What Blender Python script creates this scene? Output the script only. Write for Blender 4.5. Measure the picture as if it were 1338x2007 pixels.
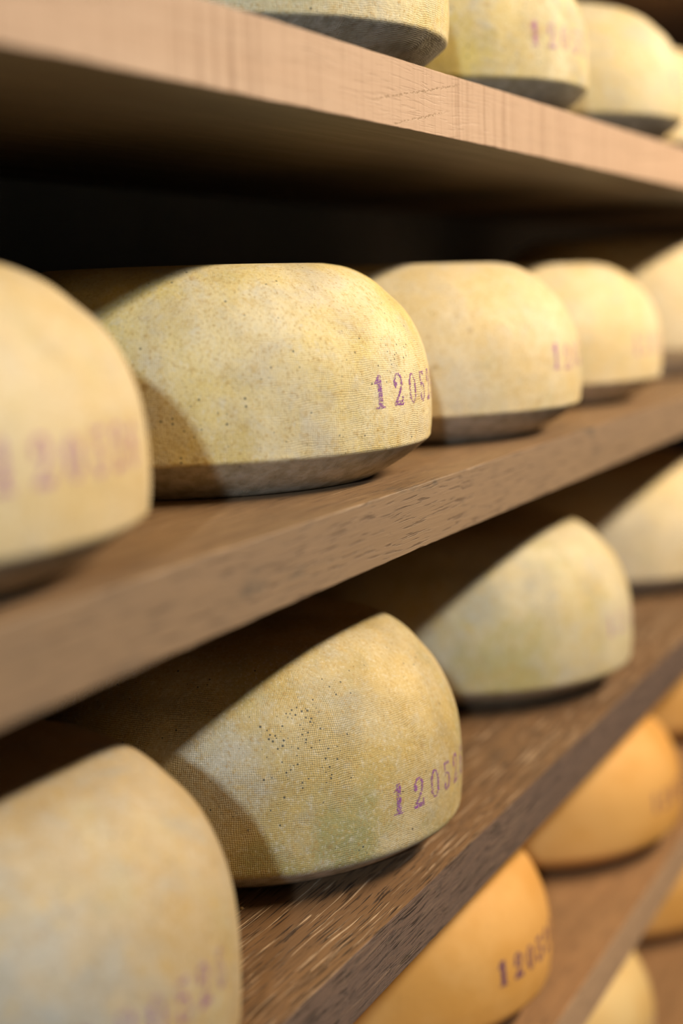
import bpy, bmesh, math, random
from mathutils import Vector, Matrix, noise

scene = bpy.context.scene
for o in list(bpy.data.objects):
    bpy.data.objects.remove(o)
COL = scene.collection

# ------------------------------------------------------------------ camera
YAW, PITCH, ROLL = 0.4247, 0.1362, 0.0311
CAM = Vector((-0.6432, -0.3165, 0.1046))
fw = Vector((math.cos(YAW), math.sin(YAW), 0))
rt = Vector((math.sin(YAW), -math.cos(YAW), 0))
up = Vector((0, 0, 1))
f2 = fw * math.cos(PITCH) - up * math.sin(PITCH)
u2 = up * math.cos(PITCH) + fw * math.sin(PITCH)
cr, sr = math.cos(ROLL), math.sin(ROLL)
RT = rt * cr - u2 * sr
UP = rt * sr + u2 * cr
cam_data = bpy.data.cameras.new('camera')
cam = bpy.data.objects.new('camera', cam_data)
COL.objects.link(cam)
m = Matrix((RT, UP, -f2)).transposed().to_4x4()
m.translation = CAM
cam.matrix_world = m
cam_data.sensor_fit = 'VERTICAL'
cam_data.sensor_height = 36.0
cam_data.sensor_width = 24.0
cam_data.lens = 3156.0 * 36.0 / 2007.0
cam_data.clip_start = 0.02
cam_data.dof.use_dof = True
cam_data.dof.focus_distance = 0.862
cam_data.dof.aperture_fstop = 3.0
scene.camera = cam

# ------------------------------------------------------------------ world, lamps, exposure
world = bpy.data.worlds.new('world')
scene.world = world
world.use_nodes = True
world.node_tree.nodes['Background'].inputs[0].default_value = (0.5, 0.45, 0.4, 1)
world.node_tree.nodes['Background'].inputs[1].default_value = 0.02


def area(name, loc, target, sx, sy, energy, color):
    d = bpy.data.lights.new(name, 'AREA')
    d.shape = 'RECTANGLE'
    d.size, d.size_y = sx, sy
    d.energy = energy
    d.color = color
    o = bpy.data.objects.new(name, d)
    COL.objects.link(o)
    o.location = loc
    # long side stays along the aisle (x axis)
    z = (Vector(loc) - Vector(target)).normalized()
    x = (Vector((1, 0, 0)) - z * z.x).normalized()
    y = z.cross(x)
    mm = Matrix((x, y, z)).transposed().to_4x4()
    mm.translation = loc
    o.matrix_world = mm
    return o


# warm tube over the aisle, and a cool one further back along the same aisle
area('warm_tube_lamp', (0.75, -0.92, 0.86), (0.25, 0.0, 0.10), 2.0, 0.05, 40.0, (1.0, 0.80, 0.56))
area('cool_tube_lamp', (-2.75, -0.92, 0.86), (0.0, 0.05, 0.0), 0.09, 0.09, 48.0, (0.68, 0.83, 1.0))

vs = scene.view_settings
vs.view_transform = 'Standard'
vs.look = 'None'
vs.gamma = 1.0
vs.exposure = 0.0
vs.use_curve_mapping = False


# ------------------------------------------------------------------ node helpers
class NT:
    def __init__(self, name):
        self.mat = bpy.data.materials.new(name)
        self.mat.use_nodes = True
        self.t = self.mat.node_tree
        self.n = self.t.nodes
        self.l = self.t.links
        self.bsdf = self.n['Principled BSDF']

    def node(self, kind, **kw):
        nd = self.n.new(kind)
        for k, v in kw.items():
            if isinstance(k, str) and hasattr(nd, k):
                setattr(nd, k, v)
        return nd

    def put(self, sock, v):
        if isinstance(v, bpy.types.NodeSocket):
            self.l.new(v, sock)
        elif isinstance(v, (tuple, list)):
            if len(v) == 3 and sock.type == 'RGBA':
                v = (*v, 1)
            sock.default_value = v
        else:
            sock.default_value = v

    def math(self, op, a, b=0.0, c=None, clamp=False):
        nd = self.node('ShaderNodeMath', operation=op, use_clamp=clamp)
        self.put(nd.inputs[0], a)
        self.put(nd.inputs[1], b)
        if c is not None:
            self.put(nd.inputs[2], c)
        return nd.outputs[0]

    def vmath(self, op, a, b):
        nd = self.node('ShaderNodeVectorMath', operation=op)
        self.put(nd.inputs[0], a)
        self.put(nd.inputs[1], b)
        return nd.outputs[0]

    def noise(self, vec, scale, detail=4.0, rough=0.55, dist=0.0, out=0):
        nd = self.node('ShaderNodeTexNoise')
        self.put(nd.inputs['Vector'], vec)
        nd.inputs['Scale'].default_value = scale
        nd.inputs['Detail'].default_value = detail
        nd.inputs['Roughness'].default_value = rough
        nd.inputs['Distortion'].default_value = dist
        return nd.outputs[out]

    def voronoi(self, vec, scale, rnd=1.0):
        nd = self.node('ShaderNodeTexVoronoi')
        self.put(nd.inputs['Vector'], vec)
        nd.inputs['Scale'].default_value = scale
        nd.inputs['Randomness'].default_value = rnd
        return nd.outputs['Distance'], nd.outputs['Color']

    def ramp(self, fac, lo, hi, a=0.0, b=1.0, smooth=True):
        nd = self.node('ShaderNodeMapRange')
        nd.interpolation_type = 'SMOOTHSTEP' if smooth else 'LINEAR'
        self.put(nd.inputs['Value'], fac)
        nd.inputs['From Min'].default_value = lo
        nd.inputs['From Max'].default_value = hi
        nd.inputs['To Min'].default_value = a
        nd.inputs['To Max'].default_value = b
        return nd.outputs['Result']

    def mix(self, fac, a, b, mode='MIX'):
        nd = self.node('ShaderNodeMix', data_type='RGBA', blend_type=mode)
        self.put(nd.inputs[0], fac)
        self.put(nd.inputs[6], a)
        self.put(nd.inputs[7], b)
        return nd.outputs[2]

    def bump(self, height, strength, distance, normal=None):
        nd = self.node('ShaderNodeBump')
        nd.inputs['Strength'].default_value = strength
        nd.inputs['Distance'].default_value = distance
        self.put(nd.inputs['Height'], height)
        if normal is not None:
            self.put(nd.inputs['Normal'], normal)
        return nd.outputs[0]


def object_coords(nt, offset=37.0):
    tc = nt.node('ShaderNodeTexCoord')
    oi = nt.node('ShaderNodeObjectInfo')
    off = nt.math('MULTIPLY', oi.outputs['Random'], offset)
    comb = nt.node('ShaderNodeCombineXYZ')
    nt.put(comb.inputs[0], off)
    nt.put(comb.inputs[1], nt.math('MULTIPLY', off, 1.7))
    nt.put(comb.inputs[2], nt.math('MULTIPLY', off, 0.6))
    return tc, nt.vmath('ADD', tc.outputs['Object'], comb.outputs[0])


# ------------------------------------------------------------------ materials
def rind_material(name, cream, gold, grey, grey_amt=0.5, mould=0.5, weave=1.0, green=(0.43, 0.43, 0.20), green_amt=0.3, patches=(), spots=()):
    nt = NT(name)
    tc, v = object_coords(nt)
    uv = tc.outputs['UV']
    n_big = nt.noise(v, 13, 5, 0.6)
    n_mid = nt.noise(v, 42, 5, 0.62, 0.4)
    n_fine = nt.noise(v, 520, 3, 0.6)
    n_grit = nt.noise(v, 1500, 2, 0.6)
    col = nt.mix(nt.ramp(n_big, 0.36, 0.64), cream, gold)
    col = nt.mix(nt.ramp(nt.noise(nt.vmath('ADD', v, (3, 8, 1)), 17, 4, 0.6), 0.50, 0.72, 0, green_amt), col, green)
    col = nt.mix(nt.ramp(n_mid, 0.46, 0.72, 0, grey_amt), col, grey)
    def near(pos, rad):
        nd = nt.node('ShaderNodeVectorMath', operation='DISTANCE')
        jit = nt.vmath('MULTIPLY', nt.vmath('SUBTRACT', nt.noise(v, 45, 4, 0.6, out=1), (0.5, 0.5, 0.5)), (rad * 1.8, rad * 1.8, rad * 1.8))
        nt.put(nd.inputs[0], nt.vmath('ADD', tc.outputs['Object'], jit))
        nt.put(nd.inputs[1], pos)
        return nt.ramp(nd.outputs['Value'], rad, rad * 0.25)
    # stains and blooms with a place of their own on this wheel
    for pos, rad, pc, amt in patches:
        col = nt.mix(nt.math('MULTIPLY', near(pos, rad), amt), col, pc)
    n_sml = nt.noise(nt.vmath('ADD', v, (2, 6, 3)), 150, 4, 0.65)
    col = nt.mix(nt.ramp(n_sml, 0.50, 0.72, 0, 0.45), col, (0.62, 0.42, 0.12))
    col = nt.mix(nt.ramp(n_sml, 0.46, 0.28, 0, 0.35), col, (0.66, 0.63, 0.52))
    # little golden freckles and pale bloom
    col = nt.mix(nt.ramp(n_fine, 0.52, 0.74, 0, 0.65), col, (0.46, 0.28, 0.08))
    col = nt.mix(nt.ramp(n_fine, 0.47, 0.30, 0, 0.40), col, (0.84, 0.78, 0.62))
    # cheesecloth print: fine square weave, in patches
    sep = nt.node('ShaderNodeSeparateXYZ')
    nt.put(sep.inputs[0], uv)
    wob = nt.math('MULTIPLY', nt.math('SUBTRACT', nt.noise(v, 60, 2), 0.5), 0.004)
    k = 2 * math.pi / 0.00115
    wu = nt.math('SINE', nt.math('MULTIPLY', nt.math('ADD', sep.outputs[0], wob), k))
    wv = nt.math('SINE', nt.math('MULTIPLY', nt.math('SUBTRACT', sep.outputs[1], wob), k))
    cell = nt.math('ADD', nt.math('MULTIPLY', wu, 0.5), nt.math('MULTIPLY', wv, 0.5))
    patch = nt.ramp(nt.noise(nt.vmath('ADD', v, (9, 2, 4)), 30, 3), 0.38, 0.62, 0.25, 1.0)
    wcol = nt.math('MULTIPLY', nt.ramp(cell, 0.15, -0.8, 0, 0.42 * weave), patch)
    col = nt.mix(wcol, col, (0.40, 0.27, 0.10))
    # mould: clustered blue-black pinpricks
    vd, vc = nt.voronoi(v, 430)
    sepc = nt.node('ShaderNodeSeparateColor')
    nt.put(sepc.inputs[0], vc)
    clus = nt.ramp(nt.noise(nt.vmath('ADD', v, (1, 5, 7)), 26, 3, 0.6), 0.50, 0.72, 0.05, 0.45)
    for pos, rad in spots:
        clus = nt.math('ADD', clus, nt.math('MULTIPLY', near(pos, rad), 1.1))
    pick = nt.math('LESS_THAN', sepc.outputs[0], nt.math('MULTIPLY', clus, mould))
    dot = nt.ramp(nt.math('DIVIDE', vd, nt.math('ADD', nt.math('MULTIPLY', sepc.outputs[1], 0.7), 0.35)), 0.37, 0.19, 0, 0.9)
    col = nt.mix(nt.math('MULTIPLY', pick, dot), col, (0.055, 0.065, 0.06))
    vd2, vc2 = nt.voronoi(nt.vmath('ADD', v, (4, 4, 4)), 95)
    sep2 = nt.node('ShaderNodeSeparateColor')
    nt.put(sep2.inputs[0], vc2)
    pick2 = nt.math('LESS_THAN', sep2.outputs[0], 0.10)
    col = nt.mix(nt.math('MULTIPLY', pick2, nt.ramp(vd2, 0.32, 0.05, 0, 0.45)), col, (0.36, 0.21, 0.07))
    # the lower bevel: brown-grey rind, darker than the side above
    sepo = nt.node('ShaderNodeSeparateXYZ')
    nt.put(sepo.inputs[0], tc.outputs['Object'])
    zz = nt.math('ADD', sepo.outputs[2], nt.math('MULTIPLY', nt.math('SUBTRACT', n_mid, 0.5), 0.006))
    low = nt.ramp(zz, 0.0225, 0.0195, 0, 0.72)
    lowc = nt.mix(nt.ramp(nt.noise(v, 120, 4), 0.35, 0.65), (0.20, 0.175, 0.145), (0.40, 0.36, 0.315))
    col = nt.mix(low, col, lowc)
    nt.put(nt.bsdf.inputs['Base Color'], col)
    nt.put(nt.bsdf.inputs['Roughness'], nt.ramp(n_mid, 0.3, 0.7, 0.55, 0.78))
    nt.bsdf.inputs['Specular IOR Level'].default_value = 0.35
    b = nt.bump(nt.math('MULTIPLY', cell, patch), 0.8 * min(weave, 1.2), 0.00018)
    b = nt.bump(nt.math('ADD', n_fine, nt.math('MULTIPLY', n_grit, 0.5)), 0.5, 0.0006, b)
    b = nt.bump(n_mid, 0.35, 0.004, b)
    nt.put(nt.bsdf.inputs['Normal'], b)
    return nt.mat


def wax_material(name, a, b_, low_col, edge=0.5):
    nt = NT(name)
    tc, v = object_coords(nt)
    n_big = nt.noise(v, 16, 4, 0.55)
    n_fine = nt.noise(v, 420, 3)
    col = nt.mix(nt.ramp(n_big, 0.36, 0.66), a, b_)
    col = nt.mix(nt.ramp(n_fine, 0.5, 0.75, 0, 0.15), col, low_col)
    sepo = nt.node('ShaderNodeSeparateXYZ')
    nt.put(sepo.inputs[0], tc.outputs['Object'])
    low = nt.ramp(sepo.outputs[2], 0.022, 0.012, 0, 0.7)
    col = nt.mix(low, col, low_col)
    nt.put(nt.bsdf.inputs['Base Color'], col)
    nt.bsdf.inputs['Roughness'].default_value = 0.62
    nt.bsdf.inputs['Specular IOR Level'].default_value = 0.4
    nt.put(nt.bsdf.inputs['Normal'], nt.bump(nt.math('ADD', n_fine, n_big), 0.3, 0.0006))
    return nt.mat


def ink_material(name, color, lo, hi):
    nt = NT(name)
    tc, v = object_coords(nt)
    n = nt.noise(v, 260, 3, 0.6)
    nt.put(nt.bsdf.inputs['Base Color'], nt.mix(nt.ramp(n, 0.3, 0.7), color, (color[0] * 1.25, color[1] * 1.35, color[2] * 1.1)))
    nt.bsdf.inputs['Roughness'].default_value = 0.7
    nt.bsdf.inputs['Specular IOR Level'].default_value = 0.2
    nt.put(nt.bsdf.inputs['Alpha'], nt.ramp(nt.noise(v, 130, 2), 0.36, 0.62, lo, hi))
    return nt.mat


def wood_material(name, light, mid, dark, pore, pore_amt=0.6, streak=None, streak_amt=0.0, saw=0.0, saw_col=(0.2, 0.14, 0.09), rings=0.4, stain=0.0, face=None, face_amt=0.65, hatch=0.0, grain_lift=1.0):
    """grain runs along x; 'face' tints the sawn front edge (normal -y)"""
    nt = NT(name)
    tc = nt.node('ShaderNodeTexCoord')
    oi = nt.node('ShaderNodeObjectInfo')
    off = nt.math('MULTIPLY', oi.outputs['Random'], 23.0)
    comb = nt.node('ShaderNodeCombineXYZ')
    nt.put(comb.inputs[0], off)
    nt.put(comb.inputs[1], off)
    nt.put(comb.inputs[2], off)
    v = nt.vmath('ADD', tc.outputs['Object'], comb.outputs[0])
    warp = nt.vmath('MULTIPLY', nt.vmath('SUBTRACT', nt.noise(nt.vmath('MULTIPLY', v, (1, 2, 2)), 9, 2, out=1), (0.5, 0.5, 0.5)), (0.0, 0.007, 0.007))
    v = nt.vmath('ADD', v, warp)
    fibre = nt.noise(nt.vmath('MULTIPLY', v, (18, 420, 420)), 1.0, 4, 0.6)
    band = nt.noise(nt.vmath('MULTIPLY', v, (2.2, 60, 60)), 1.0, 4, 0.6)
    blot = nt.noise(nt.vmath('MULTIPLY', v, (9, 22, 22)), 1.0, 4, 0.6)
    col = nt.mix(nt.ramp(band, 0.32, 0.68), light, mid)
    col = nt.mix(nt.ramp(blot, 0.42, 0.70, 0, rings), col, dark)
    col = nt.mix(nt.ramp(fibre, 0.50, 0.72, 0, 0.45), col, dark)
    geo = nt.node('ShaderNodeNewGeometry')
    sepn = nt.node('ShaderNodeSeparateXYZ')
    nt.put(sepn.inputs[0], geo.outputs['True Normal'])
    front = nt.ramp(sepn.outputs[1], -0.5, -0.9)
    if face is not None:
        col = nt.mix(nt.math('MULTIPLY', front, face_amt), col, face)
    porev = nt.noise(nt.vmath('MULTIPLY', v, (30, 900, 900)), 1.0, 2, 0.5)
    pores = nt.ramp(porev, 0.56, 0.66)
    col = nt.mix(nt.math('MULTIPLY', pores, pore_amt), col, pore)
    height = nt.math('SUBTRACT', nt.math('MULTIPLY', fibre, 0.6), nt.math('MULTIPLY', pores, 0.9))
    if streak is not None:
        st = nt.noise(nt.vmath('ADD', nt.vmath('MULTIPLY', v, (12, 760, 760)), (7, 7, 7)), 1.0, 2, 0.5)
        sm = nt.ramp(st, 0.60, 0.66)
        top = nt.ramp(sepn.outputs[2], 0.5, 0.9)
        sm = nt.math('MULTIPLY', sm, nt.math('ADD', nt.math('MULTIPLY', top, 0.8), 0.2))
        col = nt.mix(nt.math('MULTIPLY', sm, streak_amt), col, streak)  # pale streaks paint highlights of the pore ridges, mostly on top faces
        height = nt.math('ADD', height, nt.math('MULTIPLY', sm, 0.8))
    if saw > 0:
        sw = nt.noise(nt.vmath('MULTIPLY', v, (230, 4, 6)), 1.0, 3, 0.6)
        where = nt.ramp(nt.noise(nt.vmath('MULTIPLY', v, (22, 5, 5)), 1.0, 2), 0.38, 0.62, 0.25, 1)
        sm = nt.math('MULTIPLY', nt.math('MULTIPLY', nt.ramp(sw, 0.46, 0.70), where), front)
        col = nt.mix(nt.math('MULTIPLY', sm, saw), col, saw_col)
        height = nt.math('SUBTRACT', height, nt.math('MULTIPLY', sm, 0.8))
        # two torn growth lines crossing the sawn edge
        sepl = nt.node('ShaderNodeSeparateXYZ')
        nt.put(sepl.inputs[0], tc.outputs['Object'])
        jag = nt.math('MULTIPLY', nt.math('SUBTRACT', nt.noise(tc.outputs['Object'], 260, 3, 0.7), 0.5), 0.0045)
        for (xa, za, xb, zb) in ((0.10, 0.1965, 0.25, 0.2195), (0.11, 0.1840, 0.225, 0.2025), (0.62, 0.200, 0.80, 0.214), (-0.28, 0.193, -0.10, 0.215)):
            sl = (zb - za) / (xb - xa)
            dz = nt.math('SUBTRACT', nt.math('ADD', sepl.outputs[2], jag), nt.math('MULTIPLY_ADD', sepl.outputs[0], sl, za - sl * xa))
            ln = nt.ramp(nt.math('ABSOLUTE', dz), 0.0007, 0.0002)
            ln = nt.math('MULTIPLY', ln, nt.math('MULTIPLY', nt.ramp(sepl.outputs[0], xa, xa + 0.03), nt.ramp(sepl.outputs[0], xb, xb - 0.03)))
            ln = nt.math('MULTIPLY', nt.math('MULTIPLY', ln, front), nt.ramp(nt.noise(tc.outputs['Object'], 300, 2), 0.40, 0.55))
            col = nt.mix(nt.math('MULTIPLY', ln, 0.6), col, (0.20, 0.12, 0.05))
            height = nt.math('SUBTRACT', height, nt.math('MULTIPLY', ln, 1.2))
    if hatch > 0:
        sepv = nt.node('ShaderNodeSeparateXYZ')
        nt.put(sepv.inputs[0], v)
        h1 = nt.math('SINE', nt.math('MULTIPLY', sepv.outputs[0], 2 * math.pi / 0.0021))
        h2 = nt.noise(nt.vmath('MULTIPLY', v, (40, 1500, 1500)), 1.0, 2)
        hm = nt.math('MULTIPLY', nt.math('ADD', nt.ramp(h1, 0.4, 0.95, 0, 0.5), nt.ramp(h2, 0.52, 0.66, 0, 0.8)), front)
        col = nt.mix(nt.math('MULTIPLY', hm, hatch), col, (0.05, 0.04, 0.045))
        height = nt.math('SUBTRACT', height, nt.math('MULTIPLY', hm, 0.5))
    if stain > 0:
        s = nt.ramp(nt.noise(nt.vmath('MULTIPLY', v, (14, 30, 45)), 1.0, 4, 0.65), 0.60, 0.74, 0, stain)
        col = nt.mix(s, col, (0.09, 0.085, 0.075))
    nt.put(nt.bsdf.inputs['Base Color'], col)
    nt.put(nt.bsdf.inputs['Roughness'], nt.ramp(band, 0.3, 0.7, 0.5, 0.7))
    nt.bsdf.inputs['Specular IOR Level'].default_value = 0.35
    nt.put(nt.bsdf.inputs['Normal'], nt.bump(height, 0.55 * grain_lift, 0.0007))
    return nt.mat


def plain_material(name, a, b, scale, rough=0.9):
    nt = NT(name)
    tc = nt.node('ShaderNodeTexCoord')
    n = nt.noise(tc.outputs['Object'], scale, 5, 0.6)
    nt.put(nt.bsdf.inputs['Base Color'], nt.mix(nt.ramp(n, 0.35, 0.65), a, b))
    nt.bsdf.inputs['Roughness'].default_value = rough
    nt.put(nt.bsdf.inputs['Normal'], nt.bump(n, 0.3, 0.01))
    return nt.mat


M = {}
M['rind'] = rind_material('cheese_rind', (0.72, 0.64, 0.41), (0.69, 0.57, 0.25), (0.54, 0.52, 0.44), 0.6, 0.5, 1.0)
M['rind_crisp'] = rind_material('cheese_rind_crisp', (0.82, 0.71, 0.43), (0.79, 0.63, 0.23), (0.62, 0.59, 0.50), 0.55, 0.5, 1.1,
                                spots=[((-0.0228, -0.1323, 0.0693), 0.016), ((-0.0078, -0.1349, 0.066), 0.014), ((0.0172, -0.1361, 0.0307), 0.012)])
M['rind_smooth'] = rind_material('cheese_rind_smooth', (0.80, 0.67, 0.43), (0.75, 0.58, 0.29), (0.60, 0.56, 0.46), 0.5, 0.2, 0.5)
M['rind_green'] = rind_material('cheese_rind_green', (0.70, 0.62, 0.41), (0.62, 0.50, 0.24), (0.50, 0.49, 0.42), 0.6, 0.6, 0.8, (0.38, 0.39, 0.16), 0.6,
                                patches=[((-0.1161, -0.0808, 0.035), 0.065, (0.50, 0.44, 0.14), 0.65), ((-0.1222, -0.0553, 0.0914), 0.03, (0.27, 0.29, 0.24), 0.45),
                                         ((-0.0828, -0.0957, 0.106), 0.02, (0.33, 0.33, 0.27), 0.35)])
M['rind_dull'] = rind_material('cheese_rind_dull', (0.64, 0.56, 0.37), (0.58, 0.47, 0.24), (0.46, 0.45, 0.38), 0.7, 0.5, 0.6, (0.40, 0.39, 0.20), 0.5)
M['rind_olive'] = rind_material('cheese_rind_olive', (0.63, 0.53, 0.31), (0.58, 0.44, 0.17), (0.44, 0.42, 0.33), 0.5, 0.5, 1.3, (0.34, 0.34, 0.13), 0.45,
                                patches=[((-0.0781, -0.1043, 0.038), 0.034, (0.32, 0.33, 0.13), 0.7), ((-0.1167, -0.0461, 0.080), 0.045, (0.56, 0.54, 0.47), 0.5),
                                         ((-0.0202, -0.1093, 0.1116), 0.04, (0.72, 0.54, 0.22), 0.6), ((-0.1104, -0.0679, 0.022), 0.03, (0.38, 0.36, 0.12), 0.6)],
                                spots=[((-0.0917, -0.0850, 0.0850), 0.028), ((-0.0938, -0.0744, 0.0986), 0.022)])
M['rind_spot'] = rind_material('cheese_rind_spotted', (0.66, 0.59, 0.38), (0.62, 0.51, 0.23), (0.45, 0.44, 0.38), 0.85, 1.0, 1.1, (0.46, 0.44, 0.16), 0.6,
                               patches=[((-0.1088, -0.0784, 0.034), 0.035, (0.66, 0.53, 0.10), 0.7), ((-0.0596, -0.1195, 0.0537), 0.009, (0.46, 0.28, 0.12), 0.6),
                                        ((-0.0913, -0.0976, 0.0483), 0.010, (0.40, 0.32, 0.10), 0.6)])
M['rind_tan'] = rind_material('cheese_rind_tan', (0.58, 0.475, 0.315), (0.50, 0.37, 0.19), (0.43, 0.41, 0.35), 0.85, 0.5, 0.7,
                              patches=[((-0.0740, -0.1170, 0.062), 0.075, (0.41, 0.41, 0.37), 0.7), ((-0.0615, -0.1247, 0.0655), 0.007, (0.14, 0.16, 0.16), 0.8),
                                       ((0.0015, -0.1207, 0.1119), 0.035, (0.58, 0.44, 0.25), 0.5)])
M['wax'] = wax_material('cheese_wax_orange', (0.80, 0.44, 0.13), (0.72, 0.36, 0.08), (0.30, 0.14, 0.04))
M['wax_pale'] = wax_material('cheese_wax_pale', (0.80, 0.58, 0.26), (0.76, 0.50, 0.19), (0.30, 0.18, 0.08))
M['ink'] = ink_material('violet_ink', (0.26, 0.075, 0.36), 0.55, 0.97)
M['ink_dark'] = ink_material('dark_violet_ink', (0.13, 0.045, 0.14), 0.75, 1.0)
M['ink_faint'] = ink_material('violet_ink_faded', (0.40, 0.14, 0.42), 0.5, 0.95)
M['wood_pale_shaded'] = wood_material('pale_sawn_wood_shaded_body', (0.115, 0.082, 0.053), (0.095, 0.067, 0.042), (0.07, 0.048, 0.03), (0.20, 0.13, 0.08), 0.10,  # body colours darkened to paint shade under the board; only face is pale
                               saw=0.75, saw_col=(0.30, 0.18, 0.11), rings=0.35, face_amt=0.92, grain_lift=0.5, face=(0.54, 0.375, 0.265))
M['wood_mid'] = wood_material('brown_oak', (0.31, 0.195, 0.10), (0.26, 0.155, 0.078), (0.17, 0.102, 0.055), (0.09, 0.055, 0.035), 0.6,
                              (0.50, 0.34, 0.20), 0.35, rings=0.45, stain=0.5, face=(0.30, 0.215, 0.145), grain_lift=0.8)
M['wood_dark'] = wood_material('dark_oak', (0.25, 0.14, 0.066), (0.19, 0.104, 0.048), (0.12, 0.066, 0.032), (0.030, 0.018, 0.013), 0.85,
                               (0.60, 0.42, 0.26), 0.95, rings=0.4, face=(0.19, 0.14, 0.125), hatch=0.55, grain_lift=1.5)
M['wood_warm'] = wood_material('warm_oak', (0.40, 0.225, 0.105), (0.33, 0.18, 0.08), (0.22, 0.12, 0.055), (0.10, 0.055, 0.03), 0.4,
                               rings=0.4, face=(0.60, 0.42, 0.28))
M['wood_aged'] = wood_material('aged_dark_oak', (0.16, 0.09, 0.055), (0.13, 0.075, 0.045), (0.08, 0.05, 0.03), (0.04, 0.025, 0.02), 0.5, rings=0.4)
M['plaster'] = plain_material('cellar_plaster', (0.09, 0.075, 0.06), (0.12, 0.10, 0.085), 4)
M['dark_wall'] = plain_material('dark_cellar_wall', (0.17, 0.195, 0.23), (0.20, 0.225, 0.26), 6)
M['concrete'] = plain_material('cellar_floor', (0.12, 0.10, 0.085), (0.16, 0.135, 0.11), 5)


# ------------------------------------------------------------------ mesh helpers
def link(name, me, mat, parent=None):
    o = bpy.data.objects.new(name, me)
    COL.objects.link(o)
    if mat is not None:
        me.materials.clear()
        me.materials.append(mat)
    if parent is not None:
        o.parent = parent
    return o


def tag(o, label, cat, group=None):
    o['label'] = label
    o['category'] = cat
    if group:
        o['group'] = group
    return o


def slab(name, lo, hi, mat):
    bm = bmesh.new()
    bmesh.ops.create_cube(bm, size=1.0)
    for v in bm.verts:
        v.co = Vector([(lo[i] + hi[i]) / 2 + v.co[i] * (hi[i] - lo[i]) for i in range(3)])
    me = bpy.data.meshes.new(name)
    bm.to_mesh(me)
    bm.free()
    o = link(name, me, mat)
    o['kind'] = 'structure'
    return o


# ------------------------------------------------------------------ the cellar
BACK = 0.345
slab('wall_back', (-5.0, BACK, -1.35), (4.0, BACK + 0.12, 1.30), M['dark_wall'])
slab('floor', (-5.0, -2.2, -1.45), (4.0, BACK, -1.35), M['concrete'])
slab('ceiling', (-5.0, -2.2, 1.30), (4.0, BACK + 0.12, 1.40), M['plaster'])
slab('wall_front', (-5.0, -2.3, -1.35), (4.0, -2.2, 1.30), M['plaster'])
slab('wall_left', (-5.1, -2.3, -1.35), (-5.0, BACK + 0.12, 1.30), M['plaster'])
slab('wall_right', (4.0, -2.3, -1.35), (4.1, BACK + 0.12, 1.30), M['plaster'])

# ------------------------------------------------------------------ shelf boards
Z0, Z1, Z2, Z3, Z4, Z5 = 0.440, 0.2216, 0.0, -0.224, -0.4133, -0.6175
T = 0.0347
X0, X1 = -0.75, 2.6


def board(zt, mat, seed, label, thick=T, dz1=0.0, chip=0.0006):
    """one plank, top at zt, front edge at y=0: softly broken arrises that wander a little along the length"""
    rnd = random.Random(seed)
    n = 420
    d = BACK
    r = 0.0004
    bm = bmesh.new()
    rows = []
    for i in range(n + 1):
        x = X0 + (X1 - X0) * i / n
        w1 = noise.noise(Vector((x * 22, seed, 0))) * chip + noise.noise(Vector((x * 110, seed, 3))) * chip * 0.5
        w2 = noise.noise(Vector((x * 22, seed, 9))) * chip + noise.noise(Vector((x * 110, seed, 5))) * chip * 0.6
        sag = noise.noise(Vector((x * 1.6, seed, 20))) * 0.0008
        ra, rb_ = r + abs(w1) * 1.6, r + abs(w2) * 1.6
        zb = zt - thick + dz1 * 0
        prof = [(0 + w1 * 0.2 + ra, zt), (0.35 * ra, zt - 0.35 * ra), (0.0 + w1 * 0.3, zt - ra),
                (0.0003 * math.sin(seed), zt - thick * 0.5),
                (0.0 + w2 * 0.3, zb + rb_), (0.35 * rb_, zb + 0.35 * rb_), (rb_, zb),
                (d * 0.5, zb), (d, zb), (d, zt), (d * 0.5, zt), (d * 0.1, zt)]
        rows.append([bm.verts.new((x, y, z + (sag if k < 8 else sag) * (0 if z == zt else 1))) for k, (y, z) in enumerate(prof)])
    k = len(rows[0])
    for i in range(n):
        for j in range(k):
            a, b = rows[i], rows[i + 1]
            bm.faces.new((a[j], a[(j + 1) % k], b[(j + 1) % k], b[j]))
    bm.faces.new(rows[0][::-1])
    bm.faces.new(rows[-1])
    bmesh.ops.recalc_face_normals(bm, faces=bm.faces)
    me = bpy.data.meshes.new('shelf_board')
    bm.to_mesh(me)
    bm.free()
    o = link('shelf_board', me, mat)
    tag(o, label, 'shelf', 'boards of the cheese rack')
    return o


board(Z0, M['wood_aged'], 1, 'brown shelf board above the topmost cheese row')
board(Z1, M['wood_pale_shaded'], 2, 'pale sawn shelf board carrying the topmost cheese row')
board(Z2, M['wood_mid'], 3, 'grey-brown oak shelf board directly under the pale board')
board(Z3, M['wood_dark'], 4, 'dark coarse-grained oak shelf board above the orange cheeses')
board(Z4, M['wood_warm'], 5, 'warm brown shelf board with the orange cheeses on it')
board(Z5, M['wood_warm'], 6, 'brown shelf board below the orange cheese row')

# ------------------------------------------------------------------ cheese wheels
# silhouette read off the rind: (inset from the full radius, drop below the top)
CURVE = [(0.058, 0.0000), (0.0449, 0.0027), (0.0316, 0.0097), (0.0220, 0.0186), (0.0139, 0.0271), (0.0075, 0.0380),
         (0.0027, 0.0510), (0.0003, 0.0650), (-0.0005, 0.0840), (0.0003, 0.1000)]
H_REF = 0.1215


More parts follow.
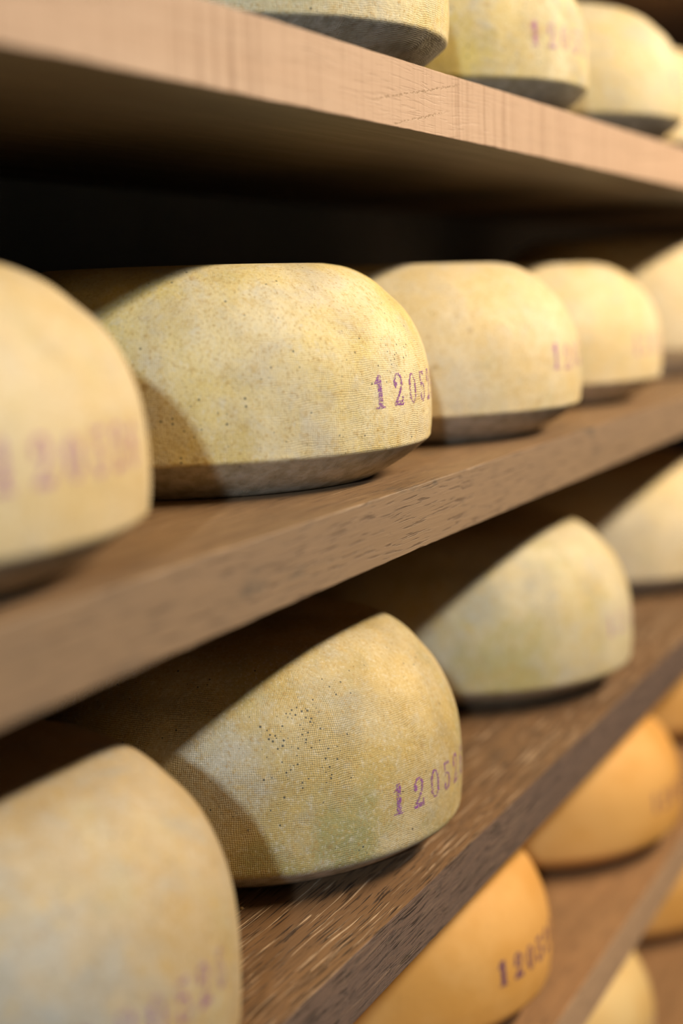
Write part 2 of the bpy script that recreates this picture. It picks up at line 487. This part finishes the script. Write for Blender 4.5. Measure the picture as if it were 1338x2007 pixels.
def catmull(pts, steps):
    out = []
    P = [pts[0]] + pts + [pts[-1]]
    for i in range(1, len(P) - 2):
        for s in range(steps):
            t = s / steps
            q = []
            for c in range(2):
                a, b, d, e = P[i - 1][c], P[i][c], P[i + 1][c], P[i + 2][c]
                q.append(0.5 * (2 * b + (d - a) * t + (2 * a - 5 * b + 4 * d - e) * t * t + (3 * b - a - 3 * d + e) * t ** 3))
            out.append(tuple(q))
    out.append(pts[-1])
    return out


def profile(R, H, hc, rb, corner):
    """(r, z) from the bottom centre up and over to the top centre"""
    pts = [(0.0, 0.0015), (rb * 0.4, 0.0012), (rb * 0.8, 0.0006), (rb - 0.006, 0.0), (rb - 0.002, 0.0008), (rb + 0.001, 0.0024)]
    n = 6
    x0, z0 = pts[-1]
    cx_, cz_ = R - corner * 0.9, hc - corner * 0.55
    for i in range(1, n + 1):
        t = i / n
        bow = math.sin(math.pi * t) * 0.0012
        pts.append((x0 + (cx_ - x0) * t + bow, z0 + (cz_ - z0) * t - bow * 0.5))
    # rounded corner (quadratic)
    e = (R - 0.0004, hc + corner)
    c = (R - 0.0002, hc)
    for i in range(1, 6):
        t = i / 5
        pts.append(((1 - t) ** 2 * cx_ + 2 * t * (1 - t) * c[0] + t * t * e[0], (1 - t) ** 2 * cz_ + 2 * t * (1 - t) * c[1] + t * t * e[1]))
    k = H / H_REF
    kr = R / 0.137
    side = catmull(CURVE, 4)
    side = [(R - i_ * kr, H - d_ * k) for i_, d_ in side][::-1]
    side = [s for s in side if s[1] > hc + corner + 0.002]
    pts += side
    rt_, zt_ = pts[-1]
    for f in (0.8, 0.5, 0.2, 0.0):
        pts.append((rt_ * f, zt_ + 0.0006 * (1 - f)))
    return pts


def wobble(az, z, seed, amp):
    p = Vector((math.cos(az) * 1.4, math.sin(az) * 1.4, z * 9 + seed * 3.17))
    q = Vector((math.cos(az) * 5, math.sin(az) * 5, z * 40 + seed * 1.3))
    return 1 + amp * noise.noise(p) + amp * 0.35 * noise.noise(q)


def r_at(prof, z):
    best = 0
    for (a, za), (b, zb) in zip(prof, prof[1:]):
        if min(za, zb) <= z <= max(za, zb) and abs(zb - za) > 1e-9:
            r = a + (b - a) * (z - za) / (zb - za)
            best = max(best, r)
    return best


SEG = 192


def cheese_mesh(prof, seed, amp):
    verts, faces, uvs = [], [], []
    ring_at = []
    s = 0.0
    arc = [0.0]
    for a, b in zip(prof, prof[1:]):
        s += math.hypot(b[0] - a[0], b[1] - a[1])
        arc.append(s)
    for (r, z) in prof:
        if r == 0.0:
            ring_at.append([len(verts)])
            verts.append((0, 0, z))
        else:
            idx = []
            for k in range(SEG):
                az = 2 * math.pi * k / SEG
                w = wobble(az, z, seed, amp)
                idx.append(len(verts))
                verts.append((r * w * math.cos(az), r * w * math.sin(az), z))
            ring_at.append(idx)
    R = max(r for r, z in prof)
    fuv = []
    for i in range(len(prof) - 1):
        A, B = ring_at[i], ring_at[i + 1]
        for k in range(SEG):
            k2 = (k + 1) % SEG
            u0, u1 = 2 * math.pi * k / SEG * R, 2 * math.pi * (k + 1) / SEG * R
            if len(A) == 1:
                faces.append((A[0], B[k2], B[k]))
                fuv.append(((u0, arc[i]), (u1, arc[i + 1]), (u0, arc[i + 1])))
            elif len(B) == 1:
                faces.append((A[k], A[k2], B[0]))
                fuv.append(((u0, arc[i]), (u1, arc[i]), (u0, arc[i + 1])))
            else:
                faces.append((A[k], A[k2], B[k2], B[k]))
                fuv.append(((u0, arc[i]), (u1, arc[i]), (u1, arc[i + 1]), (u0, arc[i + 1])))
    me = bpy.data.meshes.new('rind')
    me.from_pydata(verts, [], faces)
    uvl = me.uv_layers.new(name='UVMap')
    flat = [c for f in fuv for p in f for c in p]
    uvl.data.foreach_set('uv', flat)
    me.polygons.foreach_set('use_smooth', [True] * len(me.polygons))
    me.update()
    return me


# stamped digits: strokes in a 1 x 1.75 box, (points, thickness) - heavy stems and hairlines
def arc_pts(cx, cy, rx, ry, a0, a1, n=12):
    return [(cx + rx * math.cos(math.radians(a0 + (a1 - a0) * i / n)), cy + ry * math.sin(math.radians(a0 + (a1 - a0) * i / n))) for i in range(n + 1)]


DIGITS = {
    '1': [([(0.52, 0.05), (0.52, 1.70)], 0.27), ([(0.20, 0.04), (0.84, 0.04)], 0.10), ([(0.22, 1.38), (0.50, 1.66)], 0.13)],
    '2': [(arc_pts(0.48, 1.28, 0.34, 0.42, 190, -30), 0.14), ([(0.80, 1.30), (0.76, 1.02), (0.50, 0.62), (0.14, 0.14)], 0.15),
          ([(0.14, 0.12), (0.84, 0.12)], 0.21), ([(0.86, 0.42), (0.82, 0.12)], 0.10), ([(0.20, 1.14), (0.22, 1.18)], 0.26)],
    '0': [(arc_pts(0.5, 0.875, 0.34, 0.80, 0, 360, 28), 0.10), ([(0.17, 0.45), (0.15, 0.875), (0.17, 1.3)], 0.19), ([(0.83, 0.45), (0.85, 0.875), (0.83, 1.3)], 0.17)],
    '5': [([(0.24, 1.62), (0.80, 1.62)], 0.20), ([(0.24, 1.64), (0.20, 0.95)], 0.10), (arc_pts(0.46, 0.58, 0.36, 0.46, 130, -20), 0.12),
          (arc_pts(0.44, 0.58, 0.38, 0.50, 20, -140), 0.17), ([(0.18, 0.34), (0.20, 0.38)], 0.24)],
    '6': [(arc_pts(0.52, 0.55, 0.32, 0.48, 0, 360, 24), 0.13), ([(0.20, 0.55), (0.22, 1.0), (0.40, 1.46), (0.74, 1.66)], 0.17), ([(0.78, 1.45), (0.78, 1.52)], 0.2)],
}


def seg_dist(p, a, b):
    ax, ay = a
    bx, by = b
    dx, dy = bx - ax, by - ay
    L = dx * dx + dy * dy
    t = 0 if L == 0 else max(0, min(1, ((p[0] - ax) * dx + (p[1] - ay) * dy) / L))
    return math.hypot(p[0] - ax - t * dx, p[1] - ay - t * dy)


def stamp_mesh(prof, seed, amp, text, az0, zc, pitch, height, wear, first_gap, bold=1.15):
    """inked numerals pressed onto the rind as small ink dots, one per bump of the cloth print"""
    rnd = random.Random(seed * 7 + 1)
    R = max(r for r, z in prof)
    verts, faces = [], []
    cell = 0.00052
    az = math.radians(az0)
    wid = height / 1.62
    for ci, ch in enumerate(text):
        strokes = DIGITS[ch]
        fade = wear * (0.55 + 0.9 * rnd.random())
        nx, nz = int(wid * 1.04 / cell), int(height * 1.04 / cell)
        dz_ = rnd.uniform(-0.0006, 0.0006)
        for i in range(nx):
            for j in range(nz):
                lx, lz = (i + 0.5) * cell - wid / 2, (j + 0.5) * cell - height / 2
                q = (lx / wid + 0.5, lz / height * 1.75 + 0.875)
                inside = False
                for pts, th in strokes:
                    for a, b in zip(pts, pts[1:]):
                        if seg_dist(q, a, b) < th / 2 * bold:
                            inside = True
                            break
                    if inside:
                        break
                if not inside:
                    continue
                wear_n = noise.noise(Vector((lx * 260 + ci * 9, lz * 260, seed))) * 0.5 + 0.5
                if rnd.random() < fade * (0.35 + 1.1 * wear_n):
                    continue
                s = cell * rnd.uniform(0.40, 0.56)
                a_ = az + lx / R
                z_ = zc + lz + dz_
                base = len(verts)
                for (du, dv) in ((-s, -s), (s, -s), (s, s), (-s, s)):
                    aa, zz = a_ + du / R, z_ + dv
                    rr = r_at(prof, zz) * wobble(aa, zz, seed, amp) + 0.00016
                    verts.append((rr * math.cos(aa), rr * math.sin(aa), zz))
                faces.append((base, base + 1, base + 2, base + 3))
        step = pitch * (first_gap if ci == 0 else 1.0)
        az += step / R
    me = bpy.data.meshes.new('number_stamp')
    me.from_pydata(verts, [], faces)
    me.update()
    return me


RB, HC = 0.109 / 0.14, 0.0215


def cheese(x, y, z, R, H, seed, mat, label, group, stamp=None, wear=0.35, ink='ink', amp=0.008, hc=HC, rb=RB, corner=0.0022, zc=0.0515,
           pitch=0.0164, height=0.0170, bold=1.18, first_gap=1.08):
    prof = profile(R, H, hc, R * rb, corner)
    me = cheese_mesh(prof, seed, amp)
    if stamp is None:
        o = link('cheese', me, M[mat])
    else:
        o = bpy.data.objects.new('cheese', None)
        COL.objects.link(o)
        o.empty_display_size = 0.05
        link('rind', me, M[mat], o)
        s = link('number_stamp', stamp_mesh(prof, seed, amp, '120526', stamp, zc, pitch, height, wear, first_gap, bold), M[ink], o)
        s['label'] = 'violet ink number stamp on the rind'
    o.location = (x, y, z)
    tag(o, label, 'cheese', group)
    return o


GA = 'cheeses on the pale top board'
GB = 'cheeses on the grey-brown board'
GC = 'cheeses on the dark oak board'
GD = 'orange cheeses below the dark oak board'
GE = 'cheeses on the lowest board'

# row on the pale board
cheese(0.2027, 0.1402, Z1, 0.1377, 0.122, 11, 'rind', 'unstamped pale cheese wheel on the pale board with dark cloth-printed lower edge', GA)
cheese(0.4992, 0.1371, Z1, 0.1343, 0.122, 12, 'rind_spot', 'spotted yellow-grey cheese wheel on the pale board with faded violet stamp', GA, 243, 0.5, 'ink_faint', hc=0.0226)
cheese(0.7843, 0.1377, Z1, 0.1426, 0.120, 13, 'rind_dull', 'smooth cheese wheel on the pale board, beyond the spotted one', GA, 262, 0.6, 'ink_faint', hc=0.0226)
cheese(1.085, 0.150, Z1, 0.140, 0.122, 14, 'rind_smooth', 'farthest cheese wheel on the pale board, mostly hidden', GA)

# row on the grey-brown board
cheese(-0.1790, 0.1490, Z2, 0.1580, 0.1215, 21, 'rind_smooth', 'largest smooth yellow cheese wheel with long faded number stamp on grey-brown board', GB, 256.0, 0.30, 'ink_faint', pitch=0.0166, first_gap=1.1)
cheese(0.1697, 0.1433, Z2, 0.1370, 0.1205, 22, 'rind_crisp', 'cloth-textured cream cheese wheel with crisp violet 12052 stamp on grey-brown board', GB, 254.8, 0.40)
cheese(0.4503, 0.1363, Z2, 0.1384, 0.1215, 23, 'rind_smooth', 'cream cheese wheel just beyond the crisply stamped one on grey-brown board', GB, 257.8, 0.35, 'ink_faint', zc=0.0555)
cheese(0.7626, 0.1557, Z2, 0.1446, 0.1225, 24, 'rind_smooth', 'low cheese wheel with smudged stamp on grey-brown board before the tallest', GB, 252.0, 0.55, 'ink_faint')
cheese(1.190, 0.155, Z2, 0.1500, 0.154, 25, 'rind_smooth', 'tallest cheese wheel at the far end of the grey-brown board', GB, hc=0.033)

# row on the dark oak board
cheese(-0.1245, 0.1285, Z3, 0.1420, 0.1362, 31, 'rind_tan', 'tan grey-blotched cheese wheel on the dark oak board with worn stamp', GC, 246.0, 0.45, 'ink', zc=0.060, rb=0.71)
cheese(0.1957, 0.1312, Z3, 0.1297, 0.1362, 32, 'rind_olive', 'mould-speckled olive cheese wheel with violet 1205 stamp on dark oak board', GC, 247.6, 0.35, corner=0.0045, rb=0.70)
cheese(0.6164, 0.1443, Z3, 0.1410, 0.1362, 33, 'rind_green', 'greenish cheese wheel with barely visible stamp on dark oak board', GC, 256.0, 0.7, 'ink_faint', corner=0.004, zc=0.060, rb=0.71)
cheese(1.1100, 0.1500, Z3, 0.1430, 0.1400, 34, 'rind_smooth', 'farthest cheese wheel on the dark oak board, half in shadow', GC)

# orange row
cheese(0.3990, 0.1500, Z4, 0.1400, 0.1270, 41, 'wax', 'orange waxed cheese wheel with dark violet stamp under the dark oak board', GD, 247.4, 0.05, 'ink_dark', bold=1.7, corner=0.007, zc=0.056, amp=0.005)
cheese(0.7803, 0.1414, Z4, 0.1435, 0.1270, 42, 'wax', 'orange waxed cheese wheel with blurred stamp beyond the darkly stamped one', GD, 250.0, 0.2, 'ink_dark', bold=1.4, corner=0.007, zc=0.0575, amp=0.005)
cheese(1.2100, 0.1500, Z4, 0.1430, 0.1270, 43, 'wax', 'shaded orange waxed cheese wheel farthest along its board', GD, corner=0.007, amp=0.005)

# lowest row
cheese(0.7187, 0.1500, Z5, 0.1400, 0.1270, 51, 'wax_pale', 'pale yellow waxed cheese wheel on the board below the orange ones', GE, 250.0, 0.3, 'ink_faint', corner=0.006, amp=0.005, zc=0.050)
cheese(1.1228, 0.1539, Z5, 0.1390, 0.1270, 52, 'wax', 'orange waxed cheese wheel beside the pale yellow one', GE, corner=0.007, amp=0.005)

# ------------------------------------------------------------------ crumb on the dark board
def crumb(x, y, z, s, seed, label):
    bm = bmesh.new()
    bmesh.ops.create_icosphere(bm, subdivisions=2, radius=s)
    for v in bm.verts:
        v.co *= 1 + 0.45 * noise.noise(v.co / s * 1.3 + Vector((seed, 0, 0)))
        v.co.z *= 0.75
    zmin = min(v.co.z for v in bm.verts)
    for v in bm.verts:
        v.co.z -= zmin
    me = bpy.data.meshes.new('cheese_crumb')
    bm.to_mesh(me)
    bm.free()
    o = link('cheese_crumb', me, M['wax_pale'])
    o.location = (x, y, z)
    tag(o, label, 'crumb')


crumb(0.0894, 0.0809, Z3, 0.0011, 3, 'tiny yellow cheese crumb on dark oak board by the tan cheese')
